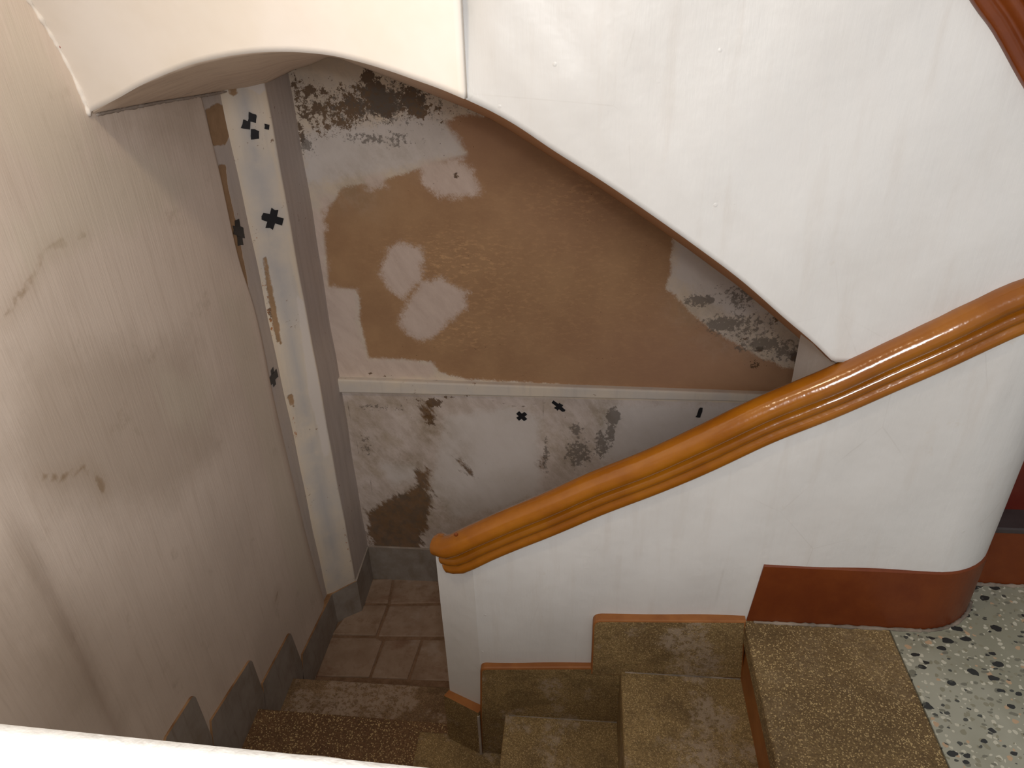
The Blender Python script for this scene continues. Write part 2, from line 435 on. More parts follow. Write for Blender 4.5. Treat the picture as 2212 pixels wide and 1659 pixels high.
# ------------------------------------------------------------------ measures (metres)
Z1, Z2, Z3, Z4, Z5, Z6 = -0.1647, -0.3419, -0.5006, -0.6615, -0.8086, -0.9952
X0, X1, X2, X3, X4 = 0.645, 0.353, 0.1054, -0.157, -0.387      # nosings of the upper steps
YW, YS = 1.127, 1.109                # face of the middle wall / of the skirting on it
XL = -0.903                          # face of the skirting on the left wall
XP, XB = -0.909, -0.921              # plaster face / recessed old wall at the left
YB = 2.168                           # back wall
YN = 0.27                            # far face of the near wall

# ------------------------------------------------------------------ walls
# left wall: a thick plaster coat that stops short of the corner, with old wall showing in the recess
edge_y = interp([-1.05, -0.81, -0.72, 0.03, 0.40, 0.48, 0.77, 0.91, 1.8], [1.895, 1.885, 1.876, 1.846, 1.838, 1.820, 1.814, 1.808, 1.80])
ys = np.linspace(-0.7, 1, 140)
def left_fn(u, z):
    e = edge_y(z); y = -0.7 + (e+0.7)*u
    d = e-y; r = 0.02+0.04*min(1, max(0, (0.45-z)/0.5))
    k = max(0.0, 1-d/r)
    s_ = min(1.0, max(0.0, (0.868-y)/0.045)); s_ = s_*s_*(3-2*s_)      # older, prouder coat nearer the viewer
    fade = min(1.0, max(0.0, (0.56-z)/0.45))
    return (XP-0.012*k*k+0.018*s_*fade, y, z)
us = np.concatenate([np.linspace(0, 0.95, 150), np.linspace(0.953, 1, 28)])
wl = grid('wall_left', us, np.linspace(-1.05, 1.75, 190), left_fn, LEFT)
tag(wl, kind='structure')
P = np.array([(v.co.y, v.co.z) for v in wl.data.vertices])
def yz(px): return [onx(XP, q)[1:] for q in px]
tide = np.minimum.reduce([dist_line(P, yz(l)) for l in (
    [(10, 690), (40, 640), (75, 600), (90, 550), (130, 525), (180, 505)],
    [(85, 1030), (130, 1035), (180, 1010), (205, 1030), (225, 1060)],
    [(595, 1300), (600, 1275)])])
set_attr(wl, 'tide', np.clip(tide, 0, 1))
dirt_and_shade = np.maximum.reduce([sdf_poly(P, yz(p)) for p in (
    [(60, 760), (420, 740), (470, 960), (380, 1080), (120, 1100), (30, 1000)],
    [(0, 1180), (60, 1180), (260, 1560), (120, 1560)],
    [(210, 250), (420, 215), (440, 300), (330, 310)])])
set_attr(wl, 'dirt_and_shade', np.clip(dirt_and_shade, -1, 1))
fresh = np.maximum.reduce([sdf_poly(P, yz(p)) for p in (
    [(210, 330), (330, 330), (430, 400), (340, 470), (180, 520), (60, 580), (20, 500)],
    [(0, 30), (40, 0), (200, 300), (150, 420), (0, 300)],
    [(330, 800), (460, 810), (440, 930), (360, 900)],
    [(470, 640), (530, 640), (590, 900), (690, 1280), (640, 1280), (560, 960)])])
set_attr(wl, 'fresh', np.clip(fresh, -1, 1))
ow = grid('old_wall_strip', np.linspace(1.70, 2.0, 40), np.linspace(-1.05, 1.3, 240), lambda y, z: (XB, y, z), OLD, parent=wl)
tag(ow, 'recessed strip of old plaster with bare brown patches')
P2 = np.array([(v.co.y, v.co.z) for v in ow.data.vertices])
def yzb(px): return [onx(XB, q)[1:] for q in px]
set_attr(ow, 'exposed', np.clip(np.maximum.reduce([sdf_poly(P2, yzb(p)) for p in (
    [(443, 238), (470, 222), (486, 228), (498, 290), (487, 312), (460, 316)],
    [(470, 356), (488, 355), (492, 400), (512, 490), (532, 590), (540, 640), (530, 620), (505, 520)])]), -1, 1))
set_attr(ow, 'filler', np.full(len(P2), -1.0))
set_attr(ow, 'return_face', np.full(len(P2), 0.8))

# back wall
bx = np.linspace(-0.96, 1.95, 300); bz = np.linspace(-1.05, 1.25, 236)
wb = grid('wall_back', bx, bz, lambda x, z: (x, YB, z), BACK, smooth=False)
tag(wb, kind='structure')
PB = np.array([(v.co.x, v.co.z) for v in wb.data.vertices])
def xz(px): return [ony(YB, q)[[0, 2]] for q in px]
def polys(ps): return np.clip(np.maximum.reduce([sdf_poly(PB, xz(p)) for p in ps]), -1, 1)
def blobs(bs):
    out = np.zeros(len(PB))
    for (x, y, rx, ry, w) in bs:
        c = ony(YB, (x, y))[[0, 2]]; s = 2.62/F_PX
        d = ((PB[:, 0]-c[0])/(rx*s))**2 + ((PB[:, 1]-c[1])/(ry*s))**2
        out = np.maximum(out, w*np.exp(-d))
    return out
set_attr(wb, 'brown', polys([[(1080, 225), (1046, 249), (1000, 250), (957, 262), (982, 300), (1008, 332), (960, 345), (880, 372), (800, 395), (738, 402),
    (728, 424), (690, 455), (694, 500), (705, 575), (709, 622), (768, 626), (778, 645), (776, 690), (790, 745), (796, 775), (870, 776), (932, 784), (948, 802),
    (1000, 818), (1250, 834), (1600, 850), (1800, 845), (1800, 800), (1712, 795), (1640, 772), (1582, 738), (1520, 700), (1476, 655), (1440, 625), (1449, 580),
    (1456, 512), (1436, 488), (1500, 470), (1300, 300)]]))
set_attr(wb, 'white', polys([[(648, 290), (720, 270), (830, 262), (905, 240), (955, 262), (985, 300), (1005, 335), (940, 345), (860, 362), (720, 390), (660, 400)],
    [(1462, 520), (1500, 540), (1560, 590), (1660, 670), (1600, 690), (1510, 640), (1462, 600)],
    [(1290, 870), (1600, 878), (1440, 960), (1300, 1000), (1290, 940)],
    [(960, 900), (1100, 880), (1165, 900), (1165, 1060), (1100, 1090), (980, 1120), (930, 1060)],
    [(820, 1000), (900, 1000), (905, 1030), (850, 1050)]]))
set_attr(wb, 'pink', polys([[(842, 533), (872, 524), (908, 534), (917, 555), (908, 605), (872, 645), (850, 632), (826, 600), (822, 570)],
    [(912, 612), (955, 600), (1008, 632), (1002, 668), (975, 688), (950, 716), (912, 738), (885, 722), (862, 700), (878, 655)],
    [(910, 352), (985, 345), (1015, 360), (1042, 412), (1000, 426), (950, 424), (915, 400)],
    [(782, 385), (830, 378), (832, 405), (800, 412)],
    [(690, 428), (725, 424), (720, 436), (695, 470)],
    [(640, 440), (700, 460), (706, 620), (766, 628), (772, 690), (792, 775), (935, 785), (940, 815), (720, 812), (690, 620)]]))
set_attr(wb, 'pinkish', np.clip(blobs([(1500, 780, 260, 120, 1.0), (1050, 280, 160, 90, 0.8), (1250, 400, 160, 130, .5)]), 0, 1))
set_attr(wb, 'scuff', np.clip(blobs([(980, 560, 130, 60, 1.0), (1060, 640, 180, 120, .5), (1000, 720, 90, 40, .9), (1250, 430, 120, 60, .6), (1200, 620, 300, 200, .35)]), 0, 1))
set_attr(wb, 'mould', blobs([(800, 222, 210, 62, .60), (690, 240, 60, 70, .66), (890, 220, 60, 40, .72), (665, 195, 26, 26, .75), (700, 250, 40, 40, .62), (760, 230, 50, 40, .72), (795, 165, 16, 22, .85), (805, 195, 45, 30, .85), (830, 225, 60, 32, .88),
    (885, 215, 26, 32, .9), (900, 240, 26, 20, .85), (930, 190, 30, 16, .75), (650, 280, 16, 60, .66), (640, 200, 10, 60, .7), (740, 265, 40, 20, .7),
    (945, 235, 50, 26, .5), (1010, 240, 40, 14, .55), (870, 180, 70, 30, .55), (965, 265, 24, 16, .55), (1400, 455, 22, 14, .9), (1380, 450, 40, 14, .5),
    (1720, 770, 16, 20, .85), (1640, 755, 14, 12, .7), (1630, 790, 20, 18, .65), (1685, 685, 20, 16, .75), (1600, 735, 60, 20, .45),
    (985, 380, 10, 10, .7), (935, 870, 26, 16, .85), (930, 905, 22, 34, .66), (1010, 855, 12, 6, .8), (970, 858, 30, 8, .6), (900, 865, 60, 10, .5),
    (1510, 893, 5, 16, .9), (800, 808, 10, 4, .9), (830, 811, 8, 4, .8)]))
set_attr(wb, 'grey_mould', blobs([(1600, 705, 110, 45, .55), (1700, 760, 70, 40, .6), (830, 225, 190, 60, .5), (1510, 650, 40, 16, .8), (1560, 700, 50, 26, .72), (1650, 745, 70, 26, .7), (1740, 760, 30, 40, .7), (1600, 640, 70, 40, .55),
    (800, 300, 60, 16, .55), (860, 300, 60, 30, .45), (1325, 900, 18, 26, 1.0), (1300, 960, 22, 50, .72), (1250, 980, 40, 50, .68), (1320, 930, 12, 50, .8), (1180, 985, 10, 80, .6),
    (1245, 930, 20, 26, .7), (660, 310, 26, 30, .6), (830, 220, 70, 40, .62), (760, 290, 80, 20, .4), (790, 960, 20, 60, .5), (820, 880, 90, 14, .5)]))
set_attr(wb, 'grime', np.clip(blobs([(800, 950, 50, 110, .8), (890, 1000, 60, 40, .8), (930, 930, 50, 60, .9), (1230, 960, 50, 110, .8), (1000, 980, 30, 40, .5), (1300, 900, 40, 60, .9), (900, 1100, 120, 90, .9), (880, 870, 140, 24, .7), (760, 400, 60, 60, .5), (850, 330, 90, 40, .45), (1640, 740, 120, 40, .5), (1500, 660, 50, 50, .5), (700, 250, 70, 70, .35)]), 0, 1))
set_attr(wb, 'damp', polys([[(795, 1105), (850, 1070), (915, 1045), (940, 1080), (925, 1130), (905, 1160), (925, 1200), (800, 1200)],
    [(900, 1020), (925, 1015), (920, 1070), (900, 1080)], [(975, 988), (995, 995), (1028, 1030), (1000, 1020)], [(910, 880), (930, 876), (938, 900), (915, 905)],
    [(1160, 990), (1175, 990), (1168, 1010)]]))
set_attr(wb, 'crack', np.clip(np.minimum.reduce([dist_line(PB, xz(l)) for l in ([(1172, 858), (1176, 920), (1176, 1060)], [(1050, 862), (1120, 880), (1180, 868)],
    [(1288, 935), (1294, 965)], [(798, 1000), (806, 1100)], [(748, 860), (775, 980)])]), 0, 1))
zl = ony(YB, (1100, 858))[2]
set_attr(wb, 'dado', zl - PB[:, 1])

# ledge across the back wall
yl = 2.146
t0, t1, b0, b1 = ony(yl, (728, 820)), ony(yl, (1640, 852)), ony(yl, (738, 849)), ony(yl, (1640, 869))
def ext(a, b, x): return a+(b-a)*((x-a[0])/(b[0]-a[0]))
pts = [ext(b0, b1, -0.95), ext(b0, b1, 1.4), ext(t0, t1, 1.4), ext(t0, t1, -0.95)]
tr = prism('trim_1', pts, (0, 0.03, 0), OLD, bevel=0.006, seg=3)
bm = bmesh.new(); bm.from_mesh(tr.data); bmesh.ops.subdivide_edges(bm, edges=[e for e in bm.edges if e.calc_length() > 0.3], cuts=40, use_grid_fill=True); bm.to_mesh(tr.data); bm.free()
set_attr(tr, 'exposed', np.full(len(tr.data.vertices), -1.0)); set_attr(tr, 'filler', np.full(len(tr.data.vertices), -1.0))
tag(tr, kind='structure')

# boxed-in pier in the back corner: slanted front face and a return to the back wall
def pier_fn(u, z):
    if u < 0.30:
        t = u/0.30; a, b = np.array([XB-0.004, 1.917]), np.array([-0.829, 1.984])
    else:
        t = (u-0.30)/0.70; a, b = np.array([-0.829, 1.984]), np.array([-0.829, YB+0.004])
    p = a+(b-a)*t
    w = 0.0025*math.sin(z*9+u*3)+0.0015*math.sin(z*23+1)
    return (p[0]+w*0.6, p[1]-w*0.6, z)
uu = np.concatenate([np.linspace(0, 0.28, 14), [0.29, 0.30, 0.31], np.linspace(0.33, 1, 16)])
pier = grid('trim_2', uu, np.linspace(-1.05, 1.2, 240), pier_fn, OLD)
tag(pier, kind='structure')
PP = np.array([(v.co.x, v.co.y, v.co.z) for v in pier.data.vertices])
# patches of the pier in (distance along its front, height)
def pier_uz(q):
    # intersect the slanted front face
    a = np.array([XB, 1.917, 0.0]); n = np.cross(np.array([-0.829+0.921, 0.067, 0.0]), [0, 0, 1.0])
    d = ray(*q); t = ((a-CAM)@n)/(d@n); p = CAM+d*t
    return (p[0], p[2])
P3 = PP[:, [0, 2]]
ex = np.maximum.reduce([sdf_poly(P3, [pier_uz(q) for q in p]) for p in (
    [(492, 195), (508, 190), (515, 200), (506, 208), (494, 202)],
    [(566, 560), (574, 555), (582, 600), (590, 640), (602, 700), (608, 745), (598, 740), (588, 690), (578, 640)],
    [(620, 855), (632, 850), (636, 880), (626, 878)])])
ex[PP[:, 1] > 1.99] = -0.2
set_attr(pier, 'exposed', np.clip(ex, -1, 1))
fi = np.maximum.reduce([sdf_poly(P3, [pier_uz(q) for q in p]) for p in ([(515, 185), (580, 160), (580, 190), (560, 205), (545, 195)],
    [(640, 640), (655, 650), (690, 830), (712, 980), (700, 990), (668, 850)])])
fi[PP[:, 1] > 1.99] = -0.2
u_ = np.tile(uu, 240)
set_attr(pier, 'return_face', np.clip((u_-0.31)*60, 0, 1))  # darker grey painted on the return, standing in for its shade
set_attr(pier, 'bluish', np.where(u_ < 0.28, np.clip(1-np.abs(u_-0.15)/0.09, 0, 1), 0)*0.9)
set_attr(pier, 'edge_band', np.clip(1-np.abs(u_-0.015)/0.04, 0, 1)+np.clip(1-np.abs(u_-0.285)/0.03, 0, 1)*np.clip((PP[:, 2]+0.1)*4, 0, 1))
hz_ = PP[:, 2]
set_attr(pier, 'flake', np.clip(np.exp(-((u_-0.035)/0.035)**2)*(0.75*np.exp(-((hz_-0.30)/0.13)**2)+0.62*np.exp(-((hz_+0.1)/0.12)**2)+0.5*np.exp(-((hz_+0.55)/0.2)**2)+0.45*np.exp(-((hz_-0.55)/0.1)**2))
    + np.exp(-((u_-0.29)/0.03)**2)*(0.5*np.exp(-((hz_+0.6)/0.25)**2)+0.35*np.exp(-((hz_-0.6)/0.15)**2)) + 0.75*np.exp(-((u_-0.40)/0.03)**2-((hz_-0.68)/0.09)**2)
    + 0.62*np.exp(-((u_-0.99)/0.05)**2)*(np.exp(-((hz_+0.55)/0.35)**2)+np.exp(-((hz_-0.8)/0.1)**2)), 0, 1))
set_attr(pier, 'filler', np.clip(fi, -1, 1))

# near wall whose top edge crosses the bottom of the view
zr = lambda x: 0.7945 - 0.052*x
def near_fn(x, t):
    w = 0.0035*math.sin(x*31)+0.002*math.sin(x*83+2)
    prof = [(YN, -1.05), (YN, 0.0), (YN, zr(x)-0.03), (YN+w*0.4, zr(x)-0.012), (YN-0.004, zr(x)-0.003), (YN-0.014, zr(x)+w*0.4), (YN-0.06, zr(x)+0.002), (YN-0.115, zr(x)), (YN-0.125, zr(x)-0.01), (YN-0.125, 0.0), (YN-0.125, -1.05)]
    p = prof[int(round(t))]; return (x, p[0], p[1])
wn = grid('wall_near', np.linspace(-0.915, 0.353, 130), np.arange(11), near_fn, RIM)
bm = bmesh.new(); bm.from_mesh(wn.data); bmesh.ops.holes_fill(bm, edges=[e for e in bm.edges if e.is_boundary and abs(e.verts[0].co.x-e.verts[1].co.x) < 1e-6], sides=0)
bmesh.ops.recalc_face_normals(bm, faces=bm.faces); bm.to_mesh(wn.data); bm.free()
tag(wn, kind='structure')

# terrazzo landing
fl = prism('floor', [(X0, 0.27, -0.06), (X0, 1.30, -0.06), (1.95, 1.30, -0.06), (1.95, -0.7, -0.06), (-0.909, -0.7, -0.06), (-0.909, 0.145, -0.06), (0.353, 0.145, -0.06), (0.353, 0.27, -0.06)], (0, 0, 0.06), TERRAZZO)
tag(fl, kind='structure')
wr = box('wall_right', (1.95, -0.7, -1.05), (2.0, YB+0.05, 1.75), WHITE); tag(wr, kind='structure')

# ------------------------------------------------------------------ rail line (drives parapet and handrail)
YR = YW
bot_px = [(945, 1250), (1010, 1236), (1060, 1213), (1180, 1163), (1345, 1097), (1500, 1035), (1650, 967), (1775, 915), (1900, 862), (2050, 797), (2212, 722)]
bot = np.array([ony(YR-0.01, q)[[0, 2]] for q in bot_px])
rail_z = interp(list(bot[:, 0])+[0.78], list(bot[:, 1])+[0.735])

# middle wall: parapet of the lower flight with its rounded newel end
cx, cy, rr = 0.70, YW+0.145, 0.145
plan = [(-0.293, 1.192, 0), (-0.297, 1.160, 0), (-0.212, YW, 0)]
plan += [(x, YW, 0) for x in np.linspace(-0.19, 0.70, 46)]
plan += [(cx+rr*math.sin(a), cy-rr*math.cos(a), 1) for a in np.linspace(0.06, math.pi, 24)]
plan += [(0.45, cy+rr, 1), (0.45, 1.192, 0)]
plan += [(x, 1.192, 0) for x in np.linspace(0.40, -0.25, 16)]
zs_n = 30
v, f = [], []
N = len(plan)
for j in range(zs_n+1):
    for (x, y, k) in plan:
        top = rail_z(0.70)+0.06 if k else rail_z(x)+0.045
        z = -1.05+(top+1.05)*j/zs_n
        w = 0.0018*math.sin(11*x+7*z)+0.0012*math.sin(29*x-17*z)
        v.append((x, y+(w if not k else 0), z))
for j in range(zs_n):
    for i in range(N):
        f.append((j*N+i, j*N+(i+1) % N, (j+1)*N+(i+1) % N, (j+1)*N+i))
f.append([zs_n*N+i for i in range(N)])
wm = recalc(pydata('wall_middle', v, f, WHITE, smooth=True)); wm.data.set_sharp_from_angle(angle=0.30); tag(wm, kind='structure')

# painted skirting of the landing, wrapped round the newel end
pl = [(x, YW-0.004) for x in np.linspace(0.372, 0.70, 12)] + [(cx+(rr+0.004)*math.sin(a), cy-(rr+0.004)*math.cos(a)) for a in np.linspace(0.05, 1.62, 20)]
zt = [ony(YW, (1632, 1218))[2]]
v, f = [], []
n = len(pl); ztop = zt[0]
for i, (x, y) in enumerate(pl):
    lean = (0.372-0.362)*0
    for (dy, z) in ((0.006, 0.0), (0, 0.0), (0, ztop-0.003), (0.002, ztop), (0.008, ztop)):
        t = i/(n-1); nx, ny = (0, 1) if i < 12 else ((cx-x)/(rr+0.004), (cy-y)/(rr+0.004))
        xx = x - (0.014*(1-z/ztop) if i == 0 else 0)
        v.append((xx+nx*dy, y+ny*dy, z))
for i in range(n-1):
    for k in range(4): f.append((i*5+k, (i+1)*5+k, (i+1)*5+k+1, i*5+k+1))
f.append((0, 1, 2, 3, 4))
bb = recalc(pydata('baseboard_middle', v, f, RED, smooth=False)); tag(bb, kind='structure')

# ------------------------------------------------------------------ staircase
st = empty('staircase', (0.0, 0.9, Z6-0.05))
tag(st, 'worn brown grit staircase going down beside the white parapet and turning at the left wall', 'staircase')
def step(name, plan, z, mat, zb, nose=0.012):
    o = prism(name, [(x, y, zb) for x, y in plan], (0, 0, z-zb), mat, st)
    bm = bmesh.new(); bm.from_mesh(o.data)
    top = [e for e in bm.edges if all(abs(vv.co.z-z) < 1e-5 for vv in e.verts)]
    bmesh.ops.bevel(bm, geom=top, offset=0.006, segments=3, profile=0.5, affect='EDGES', clamp_overlap=True)
    bm.to_mesh(o.data); bm.free()
    return o
yn = YN-0.01
s1 = step('step', [(X1, yn), (X0, yn), (X0, YW+0.003), (X1, YW+0.003)], 0.0, GRIT_TOP, -0.04)
tag(s1, 'topmost brown grit step beside the terrazzo landing')
r1 = box('riser', (X1+0.012, yn, Z1-0.02), (X0, YS+0.02, -0.035), EDGE, st)
tag(r1, 'orange-brown painted riser')
s2 = step('step', [(X2, yn), (X1+0.03, yn), (X1+0.03, YS+0.01), (X2, YS+0.01)], Z1, GRIT, Z2-0.02)
s3 = step('step', [(X3, yn), (X2+0.03, yn), (X2+0.03, YS+0.01), (X3, YS+0.01)], Z2, GRIT, Z3-0.02)
Y4 = 1.1606
s4 = step('step', [(-0.909, yn), (X3+0.03, yn), (X3+0.03, YS+0.01), (-0.225, YS+0.01), (-0.29, Y4), (X4, Y4), (X4, 1.065), (-0.909, 1.065)], Z3, GRIT, Z4-0.02)
tag(s4, 'corner step where the stairs turn')
s5 = step('step', [(-0.909, 1.02), (-0.22, 1.02), (-0.22, onz(Z4, (966, 1562))[1]), (-0.909, onz(Z4, (551, 1529))[1])], Z4, GRIT_DARK, Z5-0.02)
tag(s5, 'darker red-brown step with coarse pale grit')
s6 = step('step', [(-0.909, 1.22), (-0.22, 1.22), (-0.22, onz(Z5, (966, 1484))[1]), (-0.909, onz(Z5, (637, 1464))[1])], Z5, GRIT_PALE, Z6-0.02)
# bottom landing: a bed with separate worn stone slabs
ld = prism('landing', [(-0.921, 1.42, Z6-0.006), (1.2, 1.42, Z6-0.006), (1.2, YB, Z6-0.006), (-0.921, YB, Z6-0.006)], (0, 0, -0.05), JOINT, st)
tag(ld, 'worn stone-paved bottom landing')
slabs = [
    [(800, 1250), (848, 1249), (838, 1302), (760, 1300)],
    [(851, 1249), (960, 1250), (968, 1300), (842, 1303)],
    [(735, 1345), (762, 1306), (836, 1306), (812, 1372), (715, 1370)],
    [(841, 1307), (968, 1305), (975, 1374), (816, 1373)],
    [(713, 1376), (812, 1377), (826, 1384), (797, 1462), (676, 1460)],
    [(831, 1382), (910, 1380), (880, 1466), (801, 1463)],
    [(914, 1380), (975, 1380), (980, 1470), (885, 1467)],
    ]
for i, p in enumerate(slabs):
    q = [onz(Z6, a) for a in p]
    c = sum(q)/len(q); q = [c+(a-c)*0.998 for a in q]
    o = prism('stone_slab', [(a[0], a[1], Z6-0.018) for a in q], (0, 0, 0.018+random.uniform(-0.0035, 0.0025)), SLAB, ld, bevel=0.005, seg=2)
for k, (xa, xb) in enumerate([(-0.41, -0.10), (-0.09, 0.22), (0.23, 0.54), (0.55, 0.86)]):
    for (ya, yb_) in ((1.67, 1.90), (1.91, 2.15)):
        box('stone_slab', (xa, ya, Z6-0.018), (xb, yb_, Z6+random.uniform(-0.003, 0.002)), SLAB, ld, bevel=0.005)
nz_ = box('landing_edge', (-0.909, onz(Z6, (679, 1500))[1]-0.10, Z6-0.03), (1.0, onz(Z6, (679, 1466))[1], Z6-0.001), GRIT_PALE, ld, bevel=0.004)

# skirting boards up the left wall (each with its painted top edge)
def board(pts3, vec, edge_mat, label=None, r=None, bev=0.004):
    """a cement skirting plate with painted chamfered rim"""
    o = prism('skirting_board', pts3, vec, [CEMENT, edge_mat], st)
    if label: tag(o, label)
    return o
def side_board(px, radii, edge_mat=CREAMEDGE, zb=None):
    yzp = [onx(XL, q)[1:] for q in px]
    if zb is not None: yzp = [(a, b) for a, b in yzp]
    yzp = round_poly(yzp, radii)
    o = prism('skirting_board', [(XL, a, b) for a, b in yzp], (XB-XL-0.004, 0, 0), [CEMENT, edge_mat], st)
    cs = sum((np.array(a) for a in yzp))/len(yzp)
    for p in o.data.polygons:
        if abs(p.normal.x) < 0.5 and p.normal.z > -0.2: p.material_index = 1
    return o
side_board([(360, 1592), (419.6, 1498), (458, 1592), (470, 1700), (330, 1700)], [0, .02, 0, 0, 0])
side_board([(456.7, 1557), (542.7, 1422), (571, 1500), (585, 1640), (470, 1700)], [0, .02, 0, 0, 0])
side_board([(568, 1476), (627, 1364.6), (652, 1430), (665, 1540), (585, 1640)], [0, .018, 0, 0, 0])
side_board([(654, 1413), (721, 1275), (731, 1343), (680, 1466), (664, 1545), (655, 1500)], [0, 0, 0, 0, 0, 0])
# round the pier and along the back wall
Zs = onx(XL, (721, 1275))[2]
p0 = np.array([-0.905, 1.925]); p1 = np.array([-0.8224, 1.984]); p2 = np.array([-0.8224, 2.158])
zt2 = ony(2.156, (795.5, 1182.6))[2]
def vertical_board(a, b, za, zb_, thick, em, label=None):
    d = (b-a)/np.linalg.norm(b-a); nrm = np.array([-d[1], d[0]])*thick
    o = prism('skirting_board', [(a[0], a[1], Z6-0.02), (b[0], b[1], Z6-0.02), (b[0], b[1], zb_), (a[0], a[1], za)], (nrm[0], nrm[1], 0), [CEMENT, em], st)
    for p in o.data.polygons:
        if p.normal.z > 0.5: p.material_index = 1
    if label: tag(o, label)
    return o
vertical_board(p0, p1, Zs, ony(1.984, (772, 1255))[2], 0.016, CREAMEDGE)
vertical_board(p1, p2, ony(1.984, (772, 1255))[2], zt2, 0.014, GROUT)
vertical_board(p2, np.array([1.3, 2.158]), zt2, zt2, 0.014, GROUT)

# stepped skirting along the middle wall: grit-faced plates with orange painted rim
def plate(px, radii, ys=YS):
    xzp = round_poly([ony(ys, q)[[0, 2]] for q in px], radii)
    n = len(xzp); c = sum(xzp)/n
    # rim: front loop, and back loop grown slightly outward
    o = prism('skirting_board', [(a, ys, b) for a, b in xzp], (0, YW-ys+0.006, 0), [GRIT, EDGE], st)
    for p in o.data.polygons:
        if abs(p.normal.y) < 0.5 and p.normal.z > -0.3: p.material_index = 1
    bm = bmesh.new(); bm.from_mesh(o.data)
    es = [e for e in bm.edges if all(abs(vv.co.y-ys) < 1e-5 for vv in e.verts) and (max(vv.co.z for vv in e.verts) > min(b for a, b in xzp)+0.01)
          and not (e.verts[0].co.x > max(a for a, b in xzp)-0.012 and e.verts[1].co.x > max(a for a, b in xzp)-0.012)]
    res = bmesh.ops.bevel(bm, geom=es, offset=0.005, segments=2, profile=0.5, affect='EDGES', clamp_overlap=True, material=1)
    bm.to_mesh(o.data); bm.free()
    return o
plate([(1276, 1456), (1281, 1341), (1612, 1343), (1604, 1466), (1340, 1460)], [0, .018, 0, 0, 0])
plate([(1036.6, 1552), (1037, 1444), (1276, 1443), (1345, 1444), (1342, 1560), (1099, 1556)], [0, .014, 0, 0, 0, 0], YS+0.0015)
plate([(1039, 1634), (1036.6, 1540), (1105, 1542), (1090, 1640)], [0, 0, 0, 0], YS+0.003)
# angled plate on the newel end
a3, b3 = np.array([-0.221, YS-0.001]), np.array([-0.309, 1.145])
ang = prism('skirting_board', [(a3[0], a3[1], Z3-0.01), (b3[0], b3[1], Z3-0.01), (b3[0], b3[1], Z2+0.008), (a3[0], a3[1], Z2+0.002)], (0.012, 0.020, 0), [GRIT, EDGE], st)
for p in ang.data.polygons:
    if p.normal.z > 0.5: p.material_index = 1
tag(ang, 'angled plate with a pale chipped corner joint')
box('corner_joint', (a3[0]-0.003, a3[1]-0.0015, Z3), (a3[0]+0.003, a3[1]+0.004, Z2-0.01), GROUT, st, bevel=0.001)

# ------------------------------------------------------------------ upper flight: string, fascia, soffit, first steps
up = empty('upper_staircase', (0.9, 1.26, 0.0))
tag(up, 'white plastered upper staircase with arched underside crossing over the stairwell', 'staircase')
YU = YW+0.001
arch_px = [(1005, 214), (1060, 240), (1100, 262), (1200, 328), (1300, 391), (1400, 459), (1500, 530), (1600, 605), (1700, 692), (1760, 743), (1800, 782)]
arch = np.array([ony(YU, q)[[0, 2]] for q in arch_px])
xa = arch[0, 0]; xend = arch[-1, 0]
arch_z = interp([xa-0.04]+list(arch[:, 0])+[arch[-1, 0]+0.06], [arch[0, 1]+0.02]+list(arch[:, 1])+[arch[-1, 1]-0.05])
ub = [ony(YW-0.01, q)[[0, 2]] for q in ((2100, 0), (2150, 72), (2212, 183))]
ux = [ub[0][0]-0.72, ub[0][0]-0.22, ub[0][0]-0.1, ub[0][0], ub[1][0], ub[2][0], 0.64, 0.70, 0.75, 0.79, 0.815, 0.845]
uz = [ub[0][1]+0.62, ub[0][1]+0.22, ub[0][1]+0.11, ub[0][1], ub[1][1], ub[2][1], ub[2][1]-0.06, ub[2][1]-0.115, ub[2][1]-0.165, ub[2][1]-0.215, ub[2][1]-0.27, ub[2][1]-0.30]
top_line = interp(ux, uz)
def string_top(x): return min(1.75, top_line(x)+0.05)
def string_fn(x, t):
    nx = None
    if x > cx:
        a = (x-cx)/rr; nx = (cx+(rr+0.001)*math.sin(a), cy-(rr+0.001)*math.cos(a))
        z = rail_z(0.70)+0.03+(max(string_top(nx[0]) if a < 1.57 else 0.0, rail_z(0.70)+0.06)-rail_z(0.70)-0.03)*t
        return (nx[0], nx[1], z)
    lo = arch_z(x) if x < xend else max(arch_z(xend), rail_z(x)+0.02)
    z = lo+(string_top(x)-lo)*t
    back = 0.022*min(1.0, max(0.0, 1-(x-xa)/0.06))**2
    w = 0.0022*math.sin(9*x+5*z)+0.0012*math.sin(23*x-19*z)+0.0006*math.sin(90*x+60*z)
    return (x, YU+back*min(1, t*6)+w*min(1, t*8), z)
tt = np.concatenate([np.linspace(0, 0.1, 8), np.linspace(0.14, 1, 34)])
sp = grid('string_panel', np.concatenate([np.linspace(xa-0.03, xa+0.12, 20), np.linspace(xa+0.13, 0.70, 90), np.linspace(0.71, 0.70+rr*2.6, 24)]), tt, string_fn, WHITE, up)
so = sp.modifiers.new('solid', 'SOLIDIFY'); so.thickness = 0.06; so.offset = -1
def fix_dir(o, ref):      # make normals face the given direction
    me = o.data; s = sum((p.normal.dot(Vector(ref)) for p in me.polygons))
    if s < 0: me.flip_normals()
fix_dir(sp, (0, -1, 0))

